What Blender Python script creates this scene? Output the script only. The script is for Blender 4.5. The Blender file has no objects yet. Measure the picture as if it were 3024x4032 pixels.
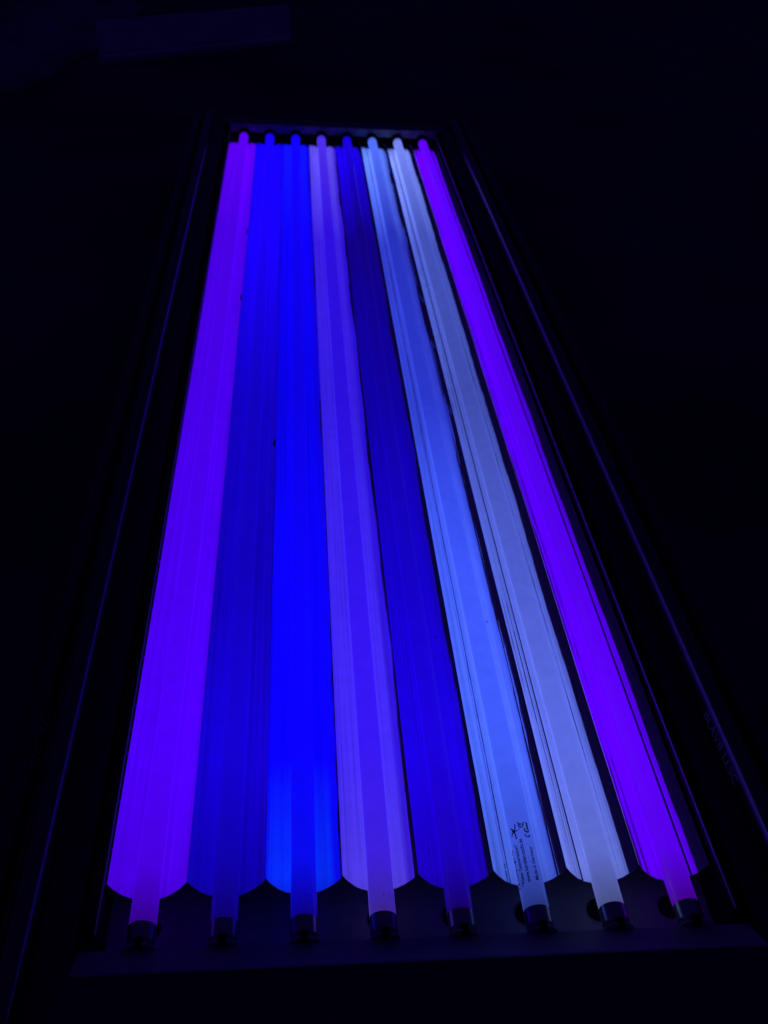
import bpy, math, random
import numpy as np
from mathutils import Matrix, Vector

random.seed(7)
scene = bpy.context.scene
COL = scene.collection
MM = 0.001
ZO = 75.0                      # tube tops stand 75 mm above the floor

# ------------------------------------------------------------------ camera
cam_d = bpy.data.cameras.new('camera')
cam = bpy.data.objects.new('camera', cam_d)
COL.objects.link(cam)
RR = ((0.99515041, -0.07641338, 0.06194075),      # right
      (0.00147825, -0.6180146, -0.78616523),      # down
      (0.09835383, 0.78244421, -0.61490453))      # forward
CP = (-77.136, -286.335, 519.347 + ZO)
cam.matrix_world = Matrix(((RR[0][0], -RR[1][0], -RR[2][0], CP[0] * MM),
                           (RR[0][1], -RR[1][1], -RR[2][1], CP[1] * MM),
                           (RR[0][2], -RR[1][2], -RR[2][2], CP[2] * MM),
                           (0, 0, 0, 1)))
cam_d.sensor_fit = 'VERTICAL'
cam_d.sensor_height = 24.0
cam_d.sensor_width = 18.0
cam_d.lens = 24.0 * 3721.3 / 4032.0
cam_d.clip_start = 0.01
cam_d.clip_end = 100.0
cam_d.dof.use_dof = True
cam_d.dof.focus_distance = 0.61
cam_d.dof.aperture_fstop = 9.5
scene.camera = cam

# ------------------------------------------------------------------ world: a dark room, faint blue bounce
w = bpy.data.worlds.new('World')
scene.world = w
w.use_nodes = True
bg = w.node_tree.nodes['Background']
bg.inputs['Color'].default_value = (0.10, 0.035, 1.0, 1)
bg.inputs['Strength'].default_value = 0.033

# ------------------------------------------------------------------ exposure
vs = scene.view_settings
vs.view_transform = 'Standard'
vs.look = 'None'
vs.exposure = 0.0
vs.gamma = 1.0
vs.use_curve_mapping = False
scene.render.engine = 'CYCLES'
scene.cycles.max_bounces = 8
scene.cycles.glossy_bounces = 6
scene.cycles.diffuse_bounces = 2
scene.cycles.sample_clamp_indirect = 3.0


# ------------------------------------------------------------------ helpers
def lin(c):
    out = []
    for v in c:
        v /= 255.0
        out.append(v / 12.92 if v <= 0.04045 else ((v + 0.055) / 1.055) ** 2.4)
    return out


def nodes(name):
    m = bpy.data.materials.new(name)
    m.use_nodes = True
    nt = m.node_tree
    return m, nt, nt.nodes['Principled BSDF']


def link(nt, a, b):
    nt.links.new(a, b)


def tex_coord(nt, scale=(1, 1, 1)):
    tc = nt.nodes.new('ShaderNodeTexCoord')
    mp = nt.nodes.new('ShaderNodeMapping')
    mp.inputs['Scale'].default_value = scale
    link(nt, tc.outputs['Object'], mp.inputs['Vector'])
    return mp.outputs['Vector']


def noise(nt, vec, scale, detail=3.0, rough=0.55):
    n = nt.nodes.new('ShaderNodeTexNoise')
    n.inputs['Scale'].default_value = scale
    n.inputs['Detail'].default_value = detail
    n.inputs['Roughness'].default_value = rough
    link(nt, vec, n.inputs['Vector'])
    return n.outputs['Fac']


def ramp(nt, fac, stops):
    r = nt.nodes.new('ShaderNodeValToRGB')
    el = r.color_ramp.elements
    while len(el) < len(stops):
        el.new(0.5)
    for e, (p, c) in zip(el, stops):
        e.position = p
        e.color = (c[0], c[1], c[2], 1)
    link(nt, fac, r.inputs['Fac'])
    return r.outputs['Color']


def plain(name, col, rough=0.5, metal=0.0, var=0.25, nscale=60.0, bump=0.0, spec=0.5, stretch=(1, 1, 1)):
    m, nt, b = nodes(name)
    v = tex_coord(nt, stretch)
    f = noise(nt, v, nscale)
    lo = [c * (1 - var) for c in col]
    hi = [min(1.0, c * (1 + var)) for c in col]
    link(nt, ramp(nt, f, [(0.3, lo), (0.7, hi)]), b.inputs['Base Color'])
    b.inputs['Roughness'].default_value = rough
    b.inputs['Metallic'].default_value = metal
    b.inputs['Specular IOR Level'].default_value = spec
    if bump:
        bp = nt.nodes.new('ShaderNodeBump')
        bp.inputs['Strength'].default_value = bump
        bp.inputs['Distance'].default_value = 0.0006
        link(nt, noise(nt, v, nscale * 6, 4), bp.inputs['Height'])
        link(nt, bp.outputs['Normal'], b.inputs['Normal'])
    return m


def mesh(name, verts, faces, mat, parent=None, smooth=False, loc=None):
    me = bpy.data.meshes.new(name)
    me.from_pydata([tuple(c * MM for c in v) for v in verts], [], faces)
    me.materials.append(mat)
    if smooth:
        me.polygons.foreach_set('use_smooth', [True] * len(me.polygons))
    me.update()
    if smooth:
        me.set_sharp_from_angle(angle=0.6)
    o = bpy.data.objects.new(name, me)
    COL.objects.link(o)
    if parent is not None:
        o.parent = parent
    if loc is not None:
        o.location = tuple(c * MM for c in loc)
    return o


def empty(name, loc):
    o = bpy.data.objects.new(name, None)
    COL.objects.link(o)
    o.empty_display_size = 0.02
    o.location = tuple(c * MM for c in loc)
    return o


def tag(o, label, cat, group=None):
    o['label'] = label
    o['category'] = cat
    if group:
        o['group'] = group


def box(x0, x1, y0, y1, z0, z1, bev=0.0):
    """box, optionally with its four long (y) edges chamfered"""
    if bev <= 0:
        v = [(x, y, z) for x in (x0, x1) for y in (y0, y1) for z in (z0, z1)]
        f = [(0, 1, 3, 2), (4, 6, 7, 5), (0, 4, 5, 1), (2, 3, 7, 6), (0, 2, 6, 4), (1, 5, 7, 3)]
        return v, f
    p = [(x0 + bev, z0), (x1 - bev, z0), (x1, z0 + bev), (x1, z1 - bev),
         (x1 - bev, z1), (x0 + bev, z1), (x0, z1 - bev), (x0, z0 + bev)]
    return extrude(p, y0, y1)


def extrude(prof, y0, y1, closed=True, cuts=1):
    n = len(prof)
    v = []
    for k in range(cuts + 1):
        y = y0 + (y1 - y0) * k / cuts
        v += [(x, y, z) for x, z in prof]
    f = []
    for k in range(cuts):
        a, b = k * n, (k + 1) * n
        for i in range(n if closed else n - 1):
            j = (i + 1) % n
            f.append((a + i, a + j, b + j, b + i))
    if closed:
        f.append(tuple(range(n - 1, -1, -1)))
        f.append(tuple(range(cuts * n, cuts * n + n)))
    return v, f


def extrude_x(prof, x0, x1):
    """closed (y, z) profile pushed along x"""
    n = len(prof)
    v = [(x0, y, z) for y, z in prof] + [(x1, y, z) for y, z in prof]
    f = [(i, (i + 1) % n, n + (i + 1) % n, n + i) for i in range(n)]
    f += [tuple(range(n - 1, -1, -1)), tuple(range(n, 2 * n))]
    return v, f


def lathe_y(rings, seg=40, cx=0.0, cz=0.0, cap=True):
    """surface of revolution about an axis parallel to y; rings = [(y, r)]"""
    v, f = [], []
    for y, r in rings:
        for s in range(seg):
            a = 2 * math.pi * s / seg
            v.append((cx + r * math.sin(a), y, cz + r * math.cos(a)))
    for k in range(len(rings) - 1):
        for s in range(seg):
            t = (s + 1) % seg
            f.append((k * seg + s, k * seg + t, (k + 1) * seg + t, (k + 1) * seg + s))
    if cap:
        f.append(tuple(range(seg - 1, -1, -1)))
        f.append(tuple((len(rings) - 1) * seg + s for s in range(seg)))
    return v, f


def join(*parts):
    v, f = [], []
    for pv, pf in parts:
        o = len(v)
        v += pv
        f += [tuple(i + o for i in q) for q in pf]
    return v, f


def text_geo(s, size, bold=0.0):
    """flat triangles of a line of lettering, x from 0, in mm"""
    cu = bpy.data.curves.new('lettering', 'FONT')
    cu.body = s
    cu.size = size
    cu.resolution_u = 4
    cu.offset = bold
    o = bpy.data.objects.new('lettering', cu)
    COL.objects.link(o)
    dg = bpy.context.evaluated_depsgraph_get()
    dg.update()
    e = o.evaluated_get(dg)
    me = e.to_mesh()
    v = [(p.co.x, p.co.y) for p in me.vertices]
    f = [tuple(p.vertices) for p in me.polygons]
    e.to_mesh_clear()
    bpy.data.objects.remove(o)
    bpy.data.curves.remove(cu)
    return v, f


def stroke(pts, wd):
    """flat quads along a polyline, in (along, up) mm"""
    v, f = [], []
    for (x0, y0), (x1, y1) in zip(pts[:-1], pts[1:]):
        d = math.hypot(x1 - x0, y1 - y0) or 1
        nx, ny = -(y1 - y0) / d * wd / 2, (x1 - x0) / d * wd / 2
        ex, ey = (x1 - x0) / d * wd * .3, (y1 - y0) / d * wd * .3
        k = len(v)
        v += [(x0 - ex + nx, y0 - ey + ny), (x0 - ex - nx, y0 - ey - ny), (x1 + ex - nx, y1 + ey - ny), (x1 + ex + nx, y1 + ey + ny)]
        f.append((k, k + 1, k + 2, k + 3))
    return v, f


def arc(cx, cy, r, a0, a1, n=14):
    return [(cx + r * math.cos(math.radians(a0 + (a1 - a0) * k / n)),
             cy + r * math.sin(math.radians(a0 + (a1 - a0) * k / n))) for k in range(n + 1)]


# ------------------------------------------------------------------ materials
M_floor = plain('dark_floor', (0.075, 0.073, 0.078), rough=0.75, var=0.45, nscale=2.6, bump=0.4, spec=0.2)  # broad mottling stands for faint uneven haze, put into the floor colour
M_black = plain('black_powder_coat', (0.030, 0.029, 0.031), rough=0.33, var=0.3, nscale=120, bump=0.2, spec=0.7)
M_railblack = plain('black_anodised_rail', (0.045, 0.044, 0.046), rough=0.40, metal=0.3, var=0.2, nscale=140, bump=0.1, spec=0.6)
M_bead = plain('dark_anodised_bead', (0.10, 0.10, 0.105), rough=0.20, spec=0.9, metal=0.85, var=0.12, nscale=140, bump=0.08)
M_sheet = plain('dark_grey_sheet', (0.30, 0.29, 0.30), rough=0.5, var=0.25, nscale=30, bump=0.2, spec=0.3)
M_plate = plain('black_satin_plate', (0.007, 0.007, 0.008), rough=0.5, var=0.5, nscale=200, spec=0.15)
M_alu = plain('brushed_aluminium_edge', (0.85, 0.85, 0.86), rough=0.4, metal=0.0, var=0.15, nscale=300)
M_rail = plain('grey_satin_rail', (0.30, 0.30, 0.31), rough=0.35, metal=0.3, var=0.4, nscale=90, bump=0.15)
M_cap = plain('tube_end_cap_metal', (0.42, 0.42, 0.43), rough=0.28, metal=0.9, var=0.2, nscale=200)
M_holder = plain('black_plastic_holder', (0.006, 0.006, 0.007), spec=0.15, rough=0.8, var=0.2, nscale=150)
M_ring = plain('grey_rubber_ring', (0.55, 0.55, 0.56), rough=0.5, var=0.2, nscale=150)
M_ink = plain('dark_blue_print', (0.004, 0.003, 0.03), rough=0.7, var=0.2, nscale=900, spec=0.1)
M_faint = plain('faint_etched_print', (0.30, 0.26, 0.42), rough=0.7, var=0.2, nscale=900, spec=0.1)
_nt = M_faint.node_tree
_mix = _nt.nodes.new('ShaderNodeMixShader')
_mix.inputs['Fac'].default_value = 0.62
_tr = _nt.nodes.new('ShaderNodeBsdfTransparent')
_nt.links.new(_nt.nodes['Principled BSDF'].outputs['BSDF'], _mix.inputs[1])
_nt.links.new(_tr.outputs['BSDF'], _mix.inputs[2])
_nt.links.new(_mix.outputs['Shader'], _nt.nodes['Material Output'].inputs['Surface'])
M_letter = plain('grey_lettering', (0.28, 0.28, 0.30), rough=0.5, var=0.35, nscale=700)
M_board = plain('pale_painted_board', (0.66, 0.66, 0.66), rough=0.6, var=0.12, nscale=14)
M_cloth = plain('pale_cloth', (0.18, 0.18, 0.20), rough=0.9, var=0.6, nscale=7)


def reflector_material():
    m, nt, b = nodes('polished_reflector_aluminium')
    v = tex_coord(nt, (1, 1, 1))
    vs_ = tex_coord(nt, (1.0, 0.012, 1.0))
    streak = noise(nt, vs_, 520, 4)
    vor = nt.nodes.new('ShaderNodeTexVoronoi')
    vor.inputs['Scale'].default_value = 34
    link(nt, v, vor.inputs['Vector'])
    spots = ramp(nt, vor.outputs['Distance'], [(0.020, (0.45, 0.45, 0.45)), (0.05, (1, 1, 1))])
    vs2 = tex_coord(nt, (1.0, 0.004, 1.0))
    broad = noise(nt, vs2, 210, 2)
    av = nt.nodes.new('ShaderNodeMath')
    av.operation = 'ADD'
    link(nt, streak, av.inputs[0])
    link(nt, broad, av.inputs[1])
    hv = nt.nodes.new('ShaderNodeMath')
    hv.operation = 'MULTIPLY'
    hv.inputs[1].default_value = 0.5
    link(nt, av.outputs['Value'], hv.inputs[0])
    tone = ramp(nt, hv.outputs['Value'], [(0.34, (0.66, 0.66, 0.69)), (0.50, (0.90, 0.90, 0.91)), (0.62, (0.99, 0.99, 0.99))])
    mx = nt.nodes.new('ShaderNodeMix')
    mx.data_type = 'RGBA'
    mx.blend_type = 'MULTIPLY'
    mx.inputs['Factor'].default_value = 1.0
    link(nt, tone, mx.inputs['A'])
    link(nt, spots, mx.inputs['B'])
    link(nt, mx.outputs['Result'], b.inputs['Base Color'])
    b.inputs['Metallic'].default_value = 1.0
    rr = ramp(nt, streak, [(0.3, (0.035,) * 3), (0.7, (0.11,) * 3)])
    link(nt, rr, b.inputs['Roughness'])
    bp = nt.nodes.new('ShaderNodeBump')
    bp.inputs['Strength'].default_value = 0.35
    bp.inputs['Distance'].default_value = 0.0016
    vw = tex_coord(nt, (1.0, 0.35, 1.0))
    link(nt, noise(nt, vw, 24, 2, 0.5), bp.inputs['Height'])
    bp2 = nt.nodes.new('ShaderNodeBump')
    bp2.inputs['Strength'].default_value = 0.25
    bp2.inputs['Distance'].default_value = 0.00012
    link(nt, streak, bp2.inputs['Height'])
    link(nt, bp.outputs['Normal'], bp2.inputs['Normal'])
    link(nt, bp2.outputs['Normal'], b.inputs['Normal'])
    return m


M_refl = reflector_material()

L = 1474.0            # glass length
TR = 7.8              # tube radius
PITCH = 46.0
ROW_T = [0.0, 0.024, 0.083, 0.198, 0.393, 0.697, 0.957]


def tube_material(name, cols, gain, flank):
    m, nt, b = nodes(name)
    tc = nt.nodes.new('ShaderNodeTexCoord')
    sp = nt.nodes.new('ShaderNodeSeparateXYZ')
    link(nt, tc.outputs['Object'], sp.inputs['Vector'])
    mr = nt.nodes.new('ShaderNodeMapRange')
    mr.inputs['From Min'].default_value = 0.0
    mr.inputs['From Max'].default_value = L * MM
    link(nt, sp.outputs['Y'], mr.inputs['Value'])
    stops = [(t, lin(c)) for t, c in zip(ROW_T, cols)]
    far = lin(cols[-1])
    stops.append((0.988, far))
    stops.append((1.0, [c * 0.45 for c in far]))
    col = ramp(nt, mr.outputs['Result'], stops)
    # uneven phosphor near the electrodes
    nz = noise(nt, tc.outputs['Object'], 90, 2)
    un = ramp(nt, nz, [(0.35, (0.93,) * 3), (0.65, (1, 1, 1))])
    mx = nt.nodes.new('ShaderNodeMix')
    mx.data_type = 'RGBA'
    mx.blend_type = 'MULTIPLY'
    mx.inputs['Factor'].default_value = 1.0
    link(nt, col, mx.inputs['A'])
    link(nt, un, mx.inputs['B'])
    # brighter mirror bands put into the emission: flanks and underside lifted above the crown
    ad = nt.nodes.new('ShaderNodeMapRange')
    ad.inputs['From Min'].default_value = -0.0078
    ad.inputs['From Max'].default_value = -0.0045
    link(nt, sp.outputs['Z'], ad.inputs['Value'])
    mu = nt.nodes.new('ShaderNodeMix')
    mu.data_type = 'RGBA'
    mu.blend_type = 'MIX'
    fk = nt.nodes.new('ShaderNodeVectorMath')
    fk.operation = 'MULTIPLY'
    fk.inputs[1].default_value = flank
    link(nt, mx.outputs['Result'], fk.inputs[0])
    link(nt, ad.outputs['Result'], mu.inputs['Factor'])
    link(nt, fk.outputs['Vector'], mu.inputs['A'])
    link(nt, mx.outputs['Result'], mu.inputs['B'])
    link(nt, mu.outputs['Result'], b.inputs['Emission Color'])
    b.inputs['Emission Strength'].default_value = gain
    b.inputs['Base Color'].default_value = (0.25, 0.25, 0.25, 1)
    b.inputs['Roughness'].default_value = 0.12
    b.inputs['Specular IOR Level'].default_value = 0.4
    return m


TUBES = [
    ('violet', [(50, 0, 135), (72, 0, 225), (76, 0, 255), (72, 0, 242), (70, 0, 232), (72, 0, 228), (90, 0, 245)], 1.0,
     'violet glowing fluorescent tube at the far left, nearest the left housing rail'),
    ('deep_blue', [(10, 0, 105), (14, 0, 170), (20, 0, 215), (16, 0, 188), (16, 0, 192), (24, 0, 255), (20, 0, 255)], 1.0,
     'deep blue glowing tube between the leftmost violet tube and the bright pure blue tube'),
    ('pure_blue', [(8, 0, 120), (5, 9, 235), (8, 0, 255), (10, 0, 250), (8, 0, 222), (12, 0, 238), (14, 2, 255)], 1.05,
     'bright pure blue glowing tube, third from the left rail'),
    ('blue_violet', [(58, 36, 140), (62, 32, 222), (56, 24, 248), (50, 20, 240), (42, 14, 220), (46, 14, 222), (78, 46, 236)], 1.0,
     'pale blue violet tube with small etched digits at its near end'),
    ('dim_indigo', [(20, 0, 95), (26, 0, 185), (26, 0, 225), (20, 0, 198), (14, 0, 158), (13, 0, 120), (25, 0, 225)], 1.0,
     'dimmest tube, dark indigo, left of the tube with printed lettering'),
    ('light_blue', [(36, 50, 125), (58, 82, 205), (66, 94, 255), (62, 88, 255), (42, 55, 202), (39, 49, 186), (84, 114, 255)], 1.0,
     'light blue tube with dark printed lettering and symbols near its end'),
    ('bluish_white', [(72, 80, 132), (94, 108, 205), (91, 107, 228), (78, 93, 206), (63, 76, 172), (67, 82, 183), (118, 136, 248)], 1.0,
     'bluish white tube, palest of the eight'),
    ('purple', [(64, 0, 135), (86, 0, 235), (92, 0, 255), (83, 0, 240), (80, 0, 235), (88, 0, 255), (96, 0, 255)], 1.0,
     'purple glowing tube at the far right, next to the right housing rail'),
]
FLANK = [(1.12, 1, 1.12), (1.1, 1, 1.12), (1, 9, 1.15), (1.6, 3.0, 1.12), (1.1, 1, 1.15), (1.4, 1.4, 1.12), (1.16, 1.18, 1.16), (1.05, 1, 1.05)]
TX = [(i - 3.5) * PITCH for i in range(8)]

# ------------------------------------------------------------------ floor
fl = mesh('floor', [(-6000, -2500, 0), (6000, -2500, 0), (6000, 9000, 0), (-6000, 9000, 0)], [(0, 1, 2, 3)], M_floor)
fl['kind'] = 'structure'

# ------------------------------------------------------------------ the fixture
fix = empty('light_fixture', (0, 720, 0))
tag(fix, 'long black eight-lamp light fixture lying open with mirror reflectors', 'light fixture')


def part(name, geo, mat, smooth=False, par=None):
    """child of the fixture; geometry is written in room coordinates (z counted from the tube tops)"""
    v, f = geo
    v = [(x, y - 720, z + ZO) for x, y, z in v]
    return mesh(name, v, f, mat, par or fix, smooth)


Y0, Y1 = -86.0, 1536.0
YF = 1490.0           # inside of the far end wall


def rail_profile(s):
    p = [(200, -33), (200, 0.0), (195.4, 0.0), (195.0, 2.4), (196.0, 3.0), (210, 3.0), (213.6, 3.2), (230.0, 3.2)]
    # groove and the outer shoulder
    p += [(231.0, 11.0), (234.0, 11.0), (235.6, 13.0)]
    p += [(243.4 + 8.0 * math.cos(math.radians(a)), 11.0 + 10.0 * math.sin(math.radians(a)))
          for a in (160, 140, 120, 104, 90, 70, 50, 30, 10)]
    p += [(251.5, -20), (251.5, -66), (246, -74.9), (200, -74.9)]
    return [(s * x, z) for x, z in p]


def bead_profile(s):
    p = [(214.6, 3.2), (214.9, 8.0)]
    p += [(240.0 + 25.0 * math.cos(math.radians(a)), 8.0 + 25.0 * math.sin(math.radians(a)))
          for a in (176, 173, 170, 167, 164, 161, 158, 155)]
    p += [(218.4, 19.8), (219.8, 20.9), (221.4, 21.4), (223.4, 21.5), (226.4, 20.6), (228.8, 18.4), (229.8, 14.0), (229.9, 3.2)]
    return [(s * x, z) for x, z in p]


for s in (-1, 1):
    r = part('side_rail', extrude(rail_profile(s), Y0 + 8, Y1 - 8), M_railblack, True)
    bead = part('inner_bead', extrude(bead_profile(s), Y0 + 10, Y1 - 10), M_bead, True, par=r)
    if s > 0:
        rail_r = r
    else:
        rail_l = r
    # inner side plate with its bright cut edge
    xa, xb = (186.2, 187.6) if s > 0 else (-185.9, -184.6)
    sp = part('side_plate', box(xa, xb, -8, YF - 2, -32.6, 0.4), M_plate)
    part('cut_edge', box(xa + 0.1, xb - 0.1, -8, YF - 2, 0.4, 1.7, 0.35), M_alu, par=sp)

part('back_panel', box(-199.9, 199.9, -40, YF - 0.2, -35.0, -33.0), M_sheet)

# near end cover: a sheet that slopes from the lamp holders up to the rim, then a flat black top
part('end_cover', extrude_x([(-14.5, -33), (-14.5, -5.0), (-15.5, -3.2), (-33.5, 8.4), (-35.0, 9.0), (-35.0, -33)], -193.6, 193.6), M_sheet)
part('end_cap', extrude_x([(-35.2, -74.9), (-35.2, 9.4), (-70, 9.4), (-80, 6.5), (Y0, -1), (Y0, -68), (-80, -74.9)], -199.8, 199.8), M_black)
# far end
part('end_cap', extrude_x([(YF + 2.2, -74.9), (YF + 2.2, 10.2), (YF + 22, 10.2), (Y1 - 6, 7), (Y1, 0), (Y1, -68), (Y1 - 6, -74.9)], -199.8, 199.8), M_black)
part('end_wall', box(-199.8, 199.8, YF, YF + 2, -33, -4.0), M_plate)
part('end_rail', extrude_x([(YF - 6, -3.6), (YF - 6.6, -3.0), (YF - 5, 9.4), (YF - 4.2, 10.6), (YF + 2.0, 10.6), (YF + 2.0, -3.6)], -186, 186), M_rail)

# reflectors: each a folded mirror sheet of ten facets round its tube
RF, RB, RW = 9.0, -17.4, 22.85
FX = [-1, -.86, -.66, -.46, -.24, 0, .24, .46, .66, .82, .92, 1]
FLAT = {9: 4.0, 10: 7.0, 11: 10.0}      # the folds by the right-hand lip lean outwards
RY0, RY1 = 22.0, 1456.0


def reflector_geo(i):
    rnd = random.Random(20 + i)
    cx = TX[i]
    pr = []
    # sharp creases beside the tube: one vertex of the fold stands proud
    left = {3: .16, 4: .42, 5: .62, 6: .62}.get(i)
    right = {6: .20, 7: .66}.get(i)
    add = {}
    if left:
        add[-.58], add[-.525] = 0.0, left
    if right:
        add[.525], add[.58] = right, 0.0
    fx = sorted(FX + list(add))
    flat = {fx.index(FX[k]): q for k, q in FLAT.items()}
    mid = fx.index(0)
    for k, u in enumerate(fx):
        x = u * RW
        if u in add:
            pr.append((cx + x, RB + x * x / (4 * RF) + add[u]))
            continue
        if k in flat:
            x0 = fx[k - 1] * RW
            sl = math.atan((x + x0) / (4 * RF)) - math.radians(flat[k] + rnd.uniform(-.6, .6))
            pr.append((cx + x, pr[-1][1] + (x - x0) * math.tan(sl)))
            continue
        j = 0 if k in (0, mid) else rnd.uniform(-.15, .15)
        pr.append((cx + x, RB + x * x / (4 * RF) + j))
    ny = 46
    end_shift = rnd.uniform(-6, 6)
    n = len(pr)
    v, f = [], []
    ph = [rnd.uniform(0, 6.28) for _ in range(6)]
    for layer in (0, -0.6):
        for a in range(ny + 1):
            y_ = RY0 + (RY1 + end_shift - RY0) * a / ny
            for k, (x, z) in enumerate(pr):
                y = y_ + (2.8 * abs(fx[k]) ** 5 if a == 0 else 0.0)      # the cut end is scalloped
                e = abs(fx[k]) ** 4
                sg = 1 if fx[k] > 0 else -1
                wob = e * (0.32 * math.sin(y / 61 + ph[0] + sg) + 0.22 * math.sin(y / 27 + ph[1] * sg))
                v.append((x + sg * e * 0.12 * math.sin(y / 83 + ph[2]), y, z + wob + layer))
    o = (ny + 1) * n
    for a in range(ny):
        for k in range(n - 1):
            q = (a * n + k, a * n + k + 1, (a + 1) * n + k + 1, (a + 1) * n + k)
            f.append(q)
            f.append(tuple(o + t for t in reversed(q)))
        for k in (0, n - 1):
            q = (a * n + k, (a + 1) * n + k, o + (a + 1) * n + k, o + a * n + k)
            f.append(q if k == 0 else tuple(reversed(q)))
    for k in range(n - 1):
        f.append((k + 1, k, o + k, o + k + 1))
        b = ny * n
        f.append((b + k, b + k + 1, o + b + k + 1, o + b + k))
    return v, f


refl = []
for i in range(8):
    ro = part('reflector', reflector_geo(i), M_refl)
    ro.data.materials.append(M_alu)
    for pl in ro.data.polygons:
        if abs(pl.normal.y) > 0.9:
            pl.material_index = 1
    refl.append(ro)

# small bent tabs on the ridge between reflectors
for (x, y, ln, rz, zz, rfl) in [(89, 820, 17, .5, 1.6, 5), (89, 700, 15, .55, 1.6, 5), (89, 558, 12, -.25, 1.4, 5),
                                (-139, 1026, 16, .1, .6, 0), (-139, 812, 12, .1, .6, 0), (-93, 492, 9, -.6, .8, 1)]:
    v, f = box(-0.9, 0.9, -ln / 2, ln / 2, -1.2, 0.0, 0.25)
    c, s_ = math.cos(rz * .35), math.sin(rz * .35)
    v = [(x + a * c - b * s_, y + a * s_ + b * c, cc + zz - 5.0 + 0.35 * a) for a, b, cc in v]
    part('reflector_tab', (v, f), M_alu if x > 0 else M_black, par=refl[rfl])

# lamp holders
for i in range(8):
    x = TX[i]
    h = part('lamp_holder', lathe_y([(-14.4, 9.6), (-13.8, 9.6), (-12.9, 7.6)], 40, x, -TR), M_ring, True)
    n_ = 20
    foot = [(x + 6.9 * math.cos(2 * math.pi * k / n_), 12.5 + 6.9 * math.sin(2 * math.pi * k / n_)) for k in range(n_)]
    fv = [(a_, b_, -33.0) for a_, b_ in foot] + [(a_, b_, -30.5) for a_, b_ in foot]
    ff = [(k, (k + 1) % n_, n_ + (k + 1) % n_, n_ + k) for k in range(n_)] + [tuple(range(n_, 2 * n_))]
    part('holder_foot', (fv, ff), M_holder, par=h)
    part('key_post', box(x - 2.2, x + 2.2, -15.6, -10.6, -9, 1.9, 0.6), M_holder, par=h)
    # far end: moulded black socket with a rounded hood
    h = part('lamp_holder', lathe_y([(1471.5, 9.2), (1473, 10.6), (1479, 10.9), (YF - 6.8, 10.9)], 32, x, -TR), M_holder, True)
    part('holder_foot', box(x - 7, x + 7, 1474, YF - 8, -33, -12, 1.0), M_holder, par=h)

# raised lettering on the rails, grey and mostly lost in the dark
v2, f2 = text_geo('BLAVB LI:SC', 5.6)
wd = max(a for a, b in v2)
sc = 60.0 / wd
vv = [(214.3 + 0.33 * b, 132.0 - a * sc, 8.2 + 1.5 * b) for a, b in v2]
lt = part('lettering', (vv, f2), M_letter, par=rail_r)
lt['label'] = 'small grey lettering on the inner bead of the rail'
v2, f2 = text_geo('SCIL', 6.5)
wd = max(a for a, b in v2)
sc = 46.0 / wd
vv = [(-(235.3 + 0.75 * b), 92.0 + a * sc, 14.2 + 1.3 * b) for a, b in v2]
part('lettering', (vv, f2), M_letter, par=rail_l)

# ------------------------------------------------------------------ the eight tubes
print_parent = None


def on_tube(geo, ang0, y0, off=0.16):
    """wrap flat print (along, up) on the glass: along -> +y, up -> towards -x; ang0 in mm of arc from the crown"""
    v, f = geo
    out = []
    for a, b in v:
        t = (ang0 - b) / TR
        out.append(((TR + off) * math.sin(t), y0 + a, (TR + off) * math.cos(t) - TR))
    return out, f


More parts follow.
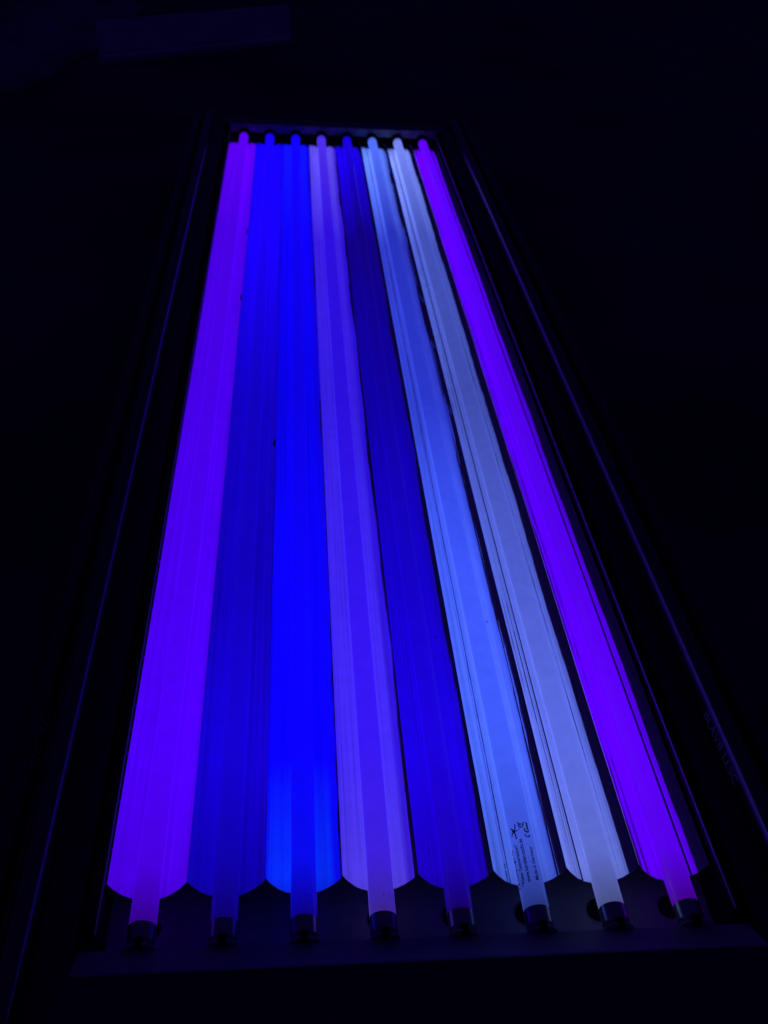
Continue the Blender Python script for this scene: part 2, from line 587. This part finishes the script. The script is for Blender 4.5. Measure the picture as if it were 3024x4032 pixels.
for i, (cname, cols, gain, label) in enumerate(TUBES):
    root = empty('fluorescent_tube', (TX[i], 0, ZO))
    tag(root, label, 'fluorescent tube', 'fluorescent tubes in the fixture')
    m = tube_material(cname + '_phosphor', cols, gain, FLANK[i])
    rings = [(0.0, TR - .1), (0.6, TR)]
    rings += [(y, TR) for y in (400, 900)]
    rings += [(L - .6, TR), (L, TR - .1)]
    v, f = lathe_y(rings, 40, 0, -TR, cap=False)
    gl = mesh('glass_tube', v, f, m, root, True)
    for far in (0, 1):
        a, b = (0.0, -1.0) if not far else (L, 1.0)
        rr = [(a + b * 0.0, TR - .15), (a - b * 0.0 + b * .05, TR + .25), (a + b * 9.6, TR + .25), (a + b * 10.4, TR - .5),
              (a + b * 11.0, TR - 2.2), (a + b * 12.5, TR - 2.6)]
        if far:
            v, f = lathe_y(rr, 40, 0, -TR)
        else:
            v, f = lathe_y(rr[::-1], 40, 0, -TR)
        cap = mesh('end_cap', v, f, M_cap, root, True)
        for px in (-2.5, 2.5):
            ya, yb = (-13.8, -12.4) if not far else (L + 12.4, L + 15)
            pv, pf = lathe_y([(ya, 1.1), (yb, 1.1)], 10, px, -TR)
            mesh('pin', pv, pf, M_cap, cap)
    if i == 5:
        pr = []
        for s, size, width, ang, y0 in [('KZ Coral Light T5', 3.3, 26.0, -9.6, 13.2),
                                        ('\u201cNew Generation\u201d', 3.4, 28.4, -5.5, 13.2),
                                        ('www.korallen-zucht.de', 3.3, 29.2, -1.8, 14.6),
                                        ('Made in Germany', 3.3, 22.8, 3.6, 15.6)]:
            tv, tf = text_geo(s, size, 0.07)
            wd = max(a for a, b in tv)
            pr.append(on_tube(([(a * width / wd, b) for a, b in tv], tf), ang, y0))
        # CE mark
        for cy, mid in ((45.6, False), (48.9, True)):
            pr.append(on_tube(stroke(arc(cy + .9, 0, 1.45, 80, 280), .75), 2.4, 0))
            if mid:
                pr.append(on_tube(stroke([(cy - .4, 0), (cy + .7, 0)], .7), 2.4, 0))
        # crossed-out bin and its bar
        pr.append(on_tube(stroke([(50.4, 2.1), (55.4, -2.1)], .72), -.3, 0))
        pr.append(on_tube(stroke([(50.4, -2.1), (55.4, 2.1)], .72), -.3, 0))
        pr.append(on_tube(stroke([(51.9, -.8), (51.7, .8), (54.3, .8), (54.0, -.8), (51.9, -.8)], .6), -.3, 0))
        pr.append(on_tube(stroke(arc(53.0, .8, 1.2, 0, 180, 8), .6), -.3, 0))
        pr.append(on_tube(stroke(arc(53.9, -1.2, .4, 0, 360, 8), .4), -.3, 0))
        pr.append(on_tube(stroke([(50.7, 0), (55.4, 0)], 1.15), 3.5, 0))
        # branching emblem
        for st in ([(44.6, -.4), (47.5, -.2), (50.0, .1), (51.6, -.7), (54.4, -1.2)], [(50.0, .1), (52.3, 1.5), (52.9, 2.2)],
                   [(49.7, 0), (50.1, -1.9)], [(49.4, .1), (49.4, 1.9), (47.6, 2.4)], [(49.6, .6), (50.9, 1.3)]):
            pr.append(on_tube(stroke(st, .8), -5.4, 0))
        v, f = join(*pr)
        o = mesh('printed_marking', v, f, M_ink, root)
        o['label'] = 'dark printed lettering and symbols on the glass'
    if i in (2, 3):
        tv, tf = text_geo('1 25', 5.2)
        # digits run round the tube, upright to a viewer at its end
        out = []
        for a, b in tv:
            t = (a * 1.0 - (0.5 if i == 3 else 4.0)) / TR
            out.append(((TR + .12) * math.sin(t), 8.0 + b * 1.1, (TR + .12) * math.cos(t) - TR))
        o = mesh('printed_marking', out, tf, M_faint, root)
        o['label'] = 'tiny etched digits round the near end'

# ------------------------------------------------------------------ dim things on the floor behind
A, B = Vector((-79, 2525, 0)), Vector((-530, 2212, 0))
d = (B - A)
ln = d.length
bd = empty('moulded_plank', ((A.x + B.x) / 2, (A.y + B.y) / 2, 0))
bd.rotation_euler = (0, 0, math.atan2(d.y, d.x))
bd['kind'] = 'thing'
tag(bd, 'pale painted plank with a groove, barely lit beyond the fixture', 'plank')


def board_piece(name, prof):
    n = len(prof)
    v = [(-ln / 2, y, z) for y, z in prof] + [(ln / 2, y, z) for y, z in prof]
    f = [(i, (i + 1) % n, n + (i + 1) % n, n + i) for i in range(n)] + [tuple(range(n - 1, -1, -1)), tuple(range(n, 2 * n))]
    return mesh(name, v, f, M_board, bd)


board_piece('base_moulding', [(0, 0), (6, 14), (3, 22), (-16, 22), (-16, 0)])
board_piece('face_board', [(-3, 25), (-7, 92), (-16, 92), (-16, 22.2), (-9, 22.2)])

# a crumpled pale cloth in the corner
rnd = random.Random(3)
nx, ny = 36, 44
cx, cy = -720, 2420
v, f = [], []
wav = [(rnd.uniform(.006, .022), rnd.uniform(.006, .022), rnd.uniform(0, 6.28), rnd.uniform(.3, 1)) for _ in range(9)]
for a in range(ny + 1):
    for b in range(nx + 1):
        u, t = b / nx * 2 - 1, a / ny * 2 - 1
        x = cx + u * (170 - 60 * min(0, t) * -1) + 40 * t
        y = cy + t * 480
        h = sum(q[3] * math.sin(x * q[0] * 1.6 + y * q[1] + q[2]) for q in wav) / 4
        edge = max(0.0, 1 - max(abs(u) ** 3, abs(t) ** 5))
        z = 3 + edge * (46 + 34 * h)
        v.append((x - cx, y - cy, max(2.0, z)))
for a in range(ny):
    for b in range(nx):
        k = a * (nx + 1) + b
        f.append((k, k + 1, k + nx + 2, k + nx + 1))
cl = mesh('crumpled_cloth', v, f, M_cloth, None, True, (cx, cy, 0))
sol = cl.modifiers.new('thickness', 'SOLIDIFY')
sol.thickness = 0.002
sol.offset = -1
tag(cl, 'crumpled pale cloth lying in the dark corner left of the pale plank', 'cloth')
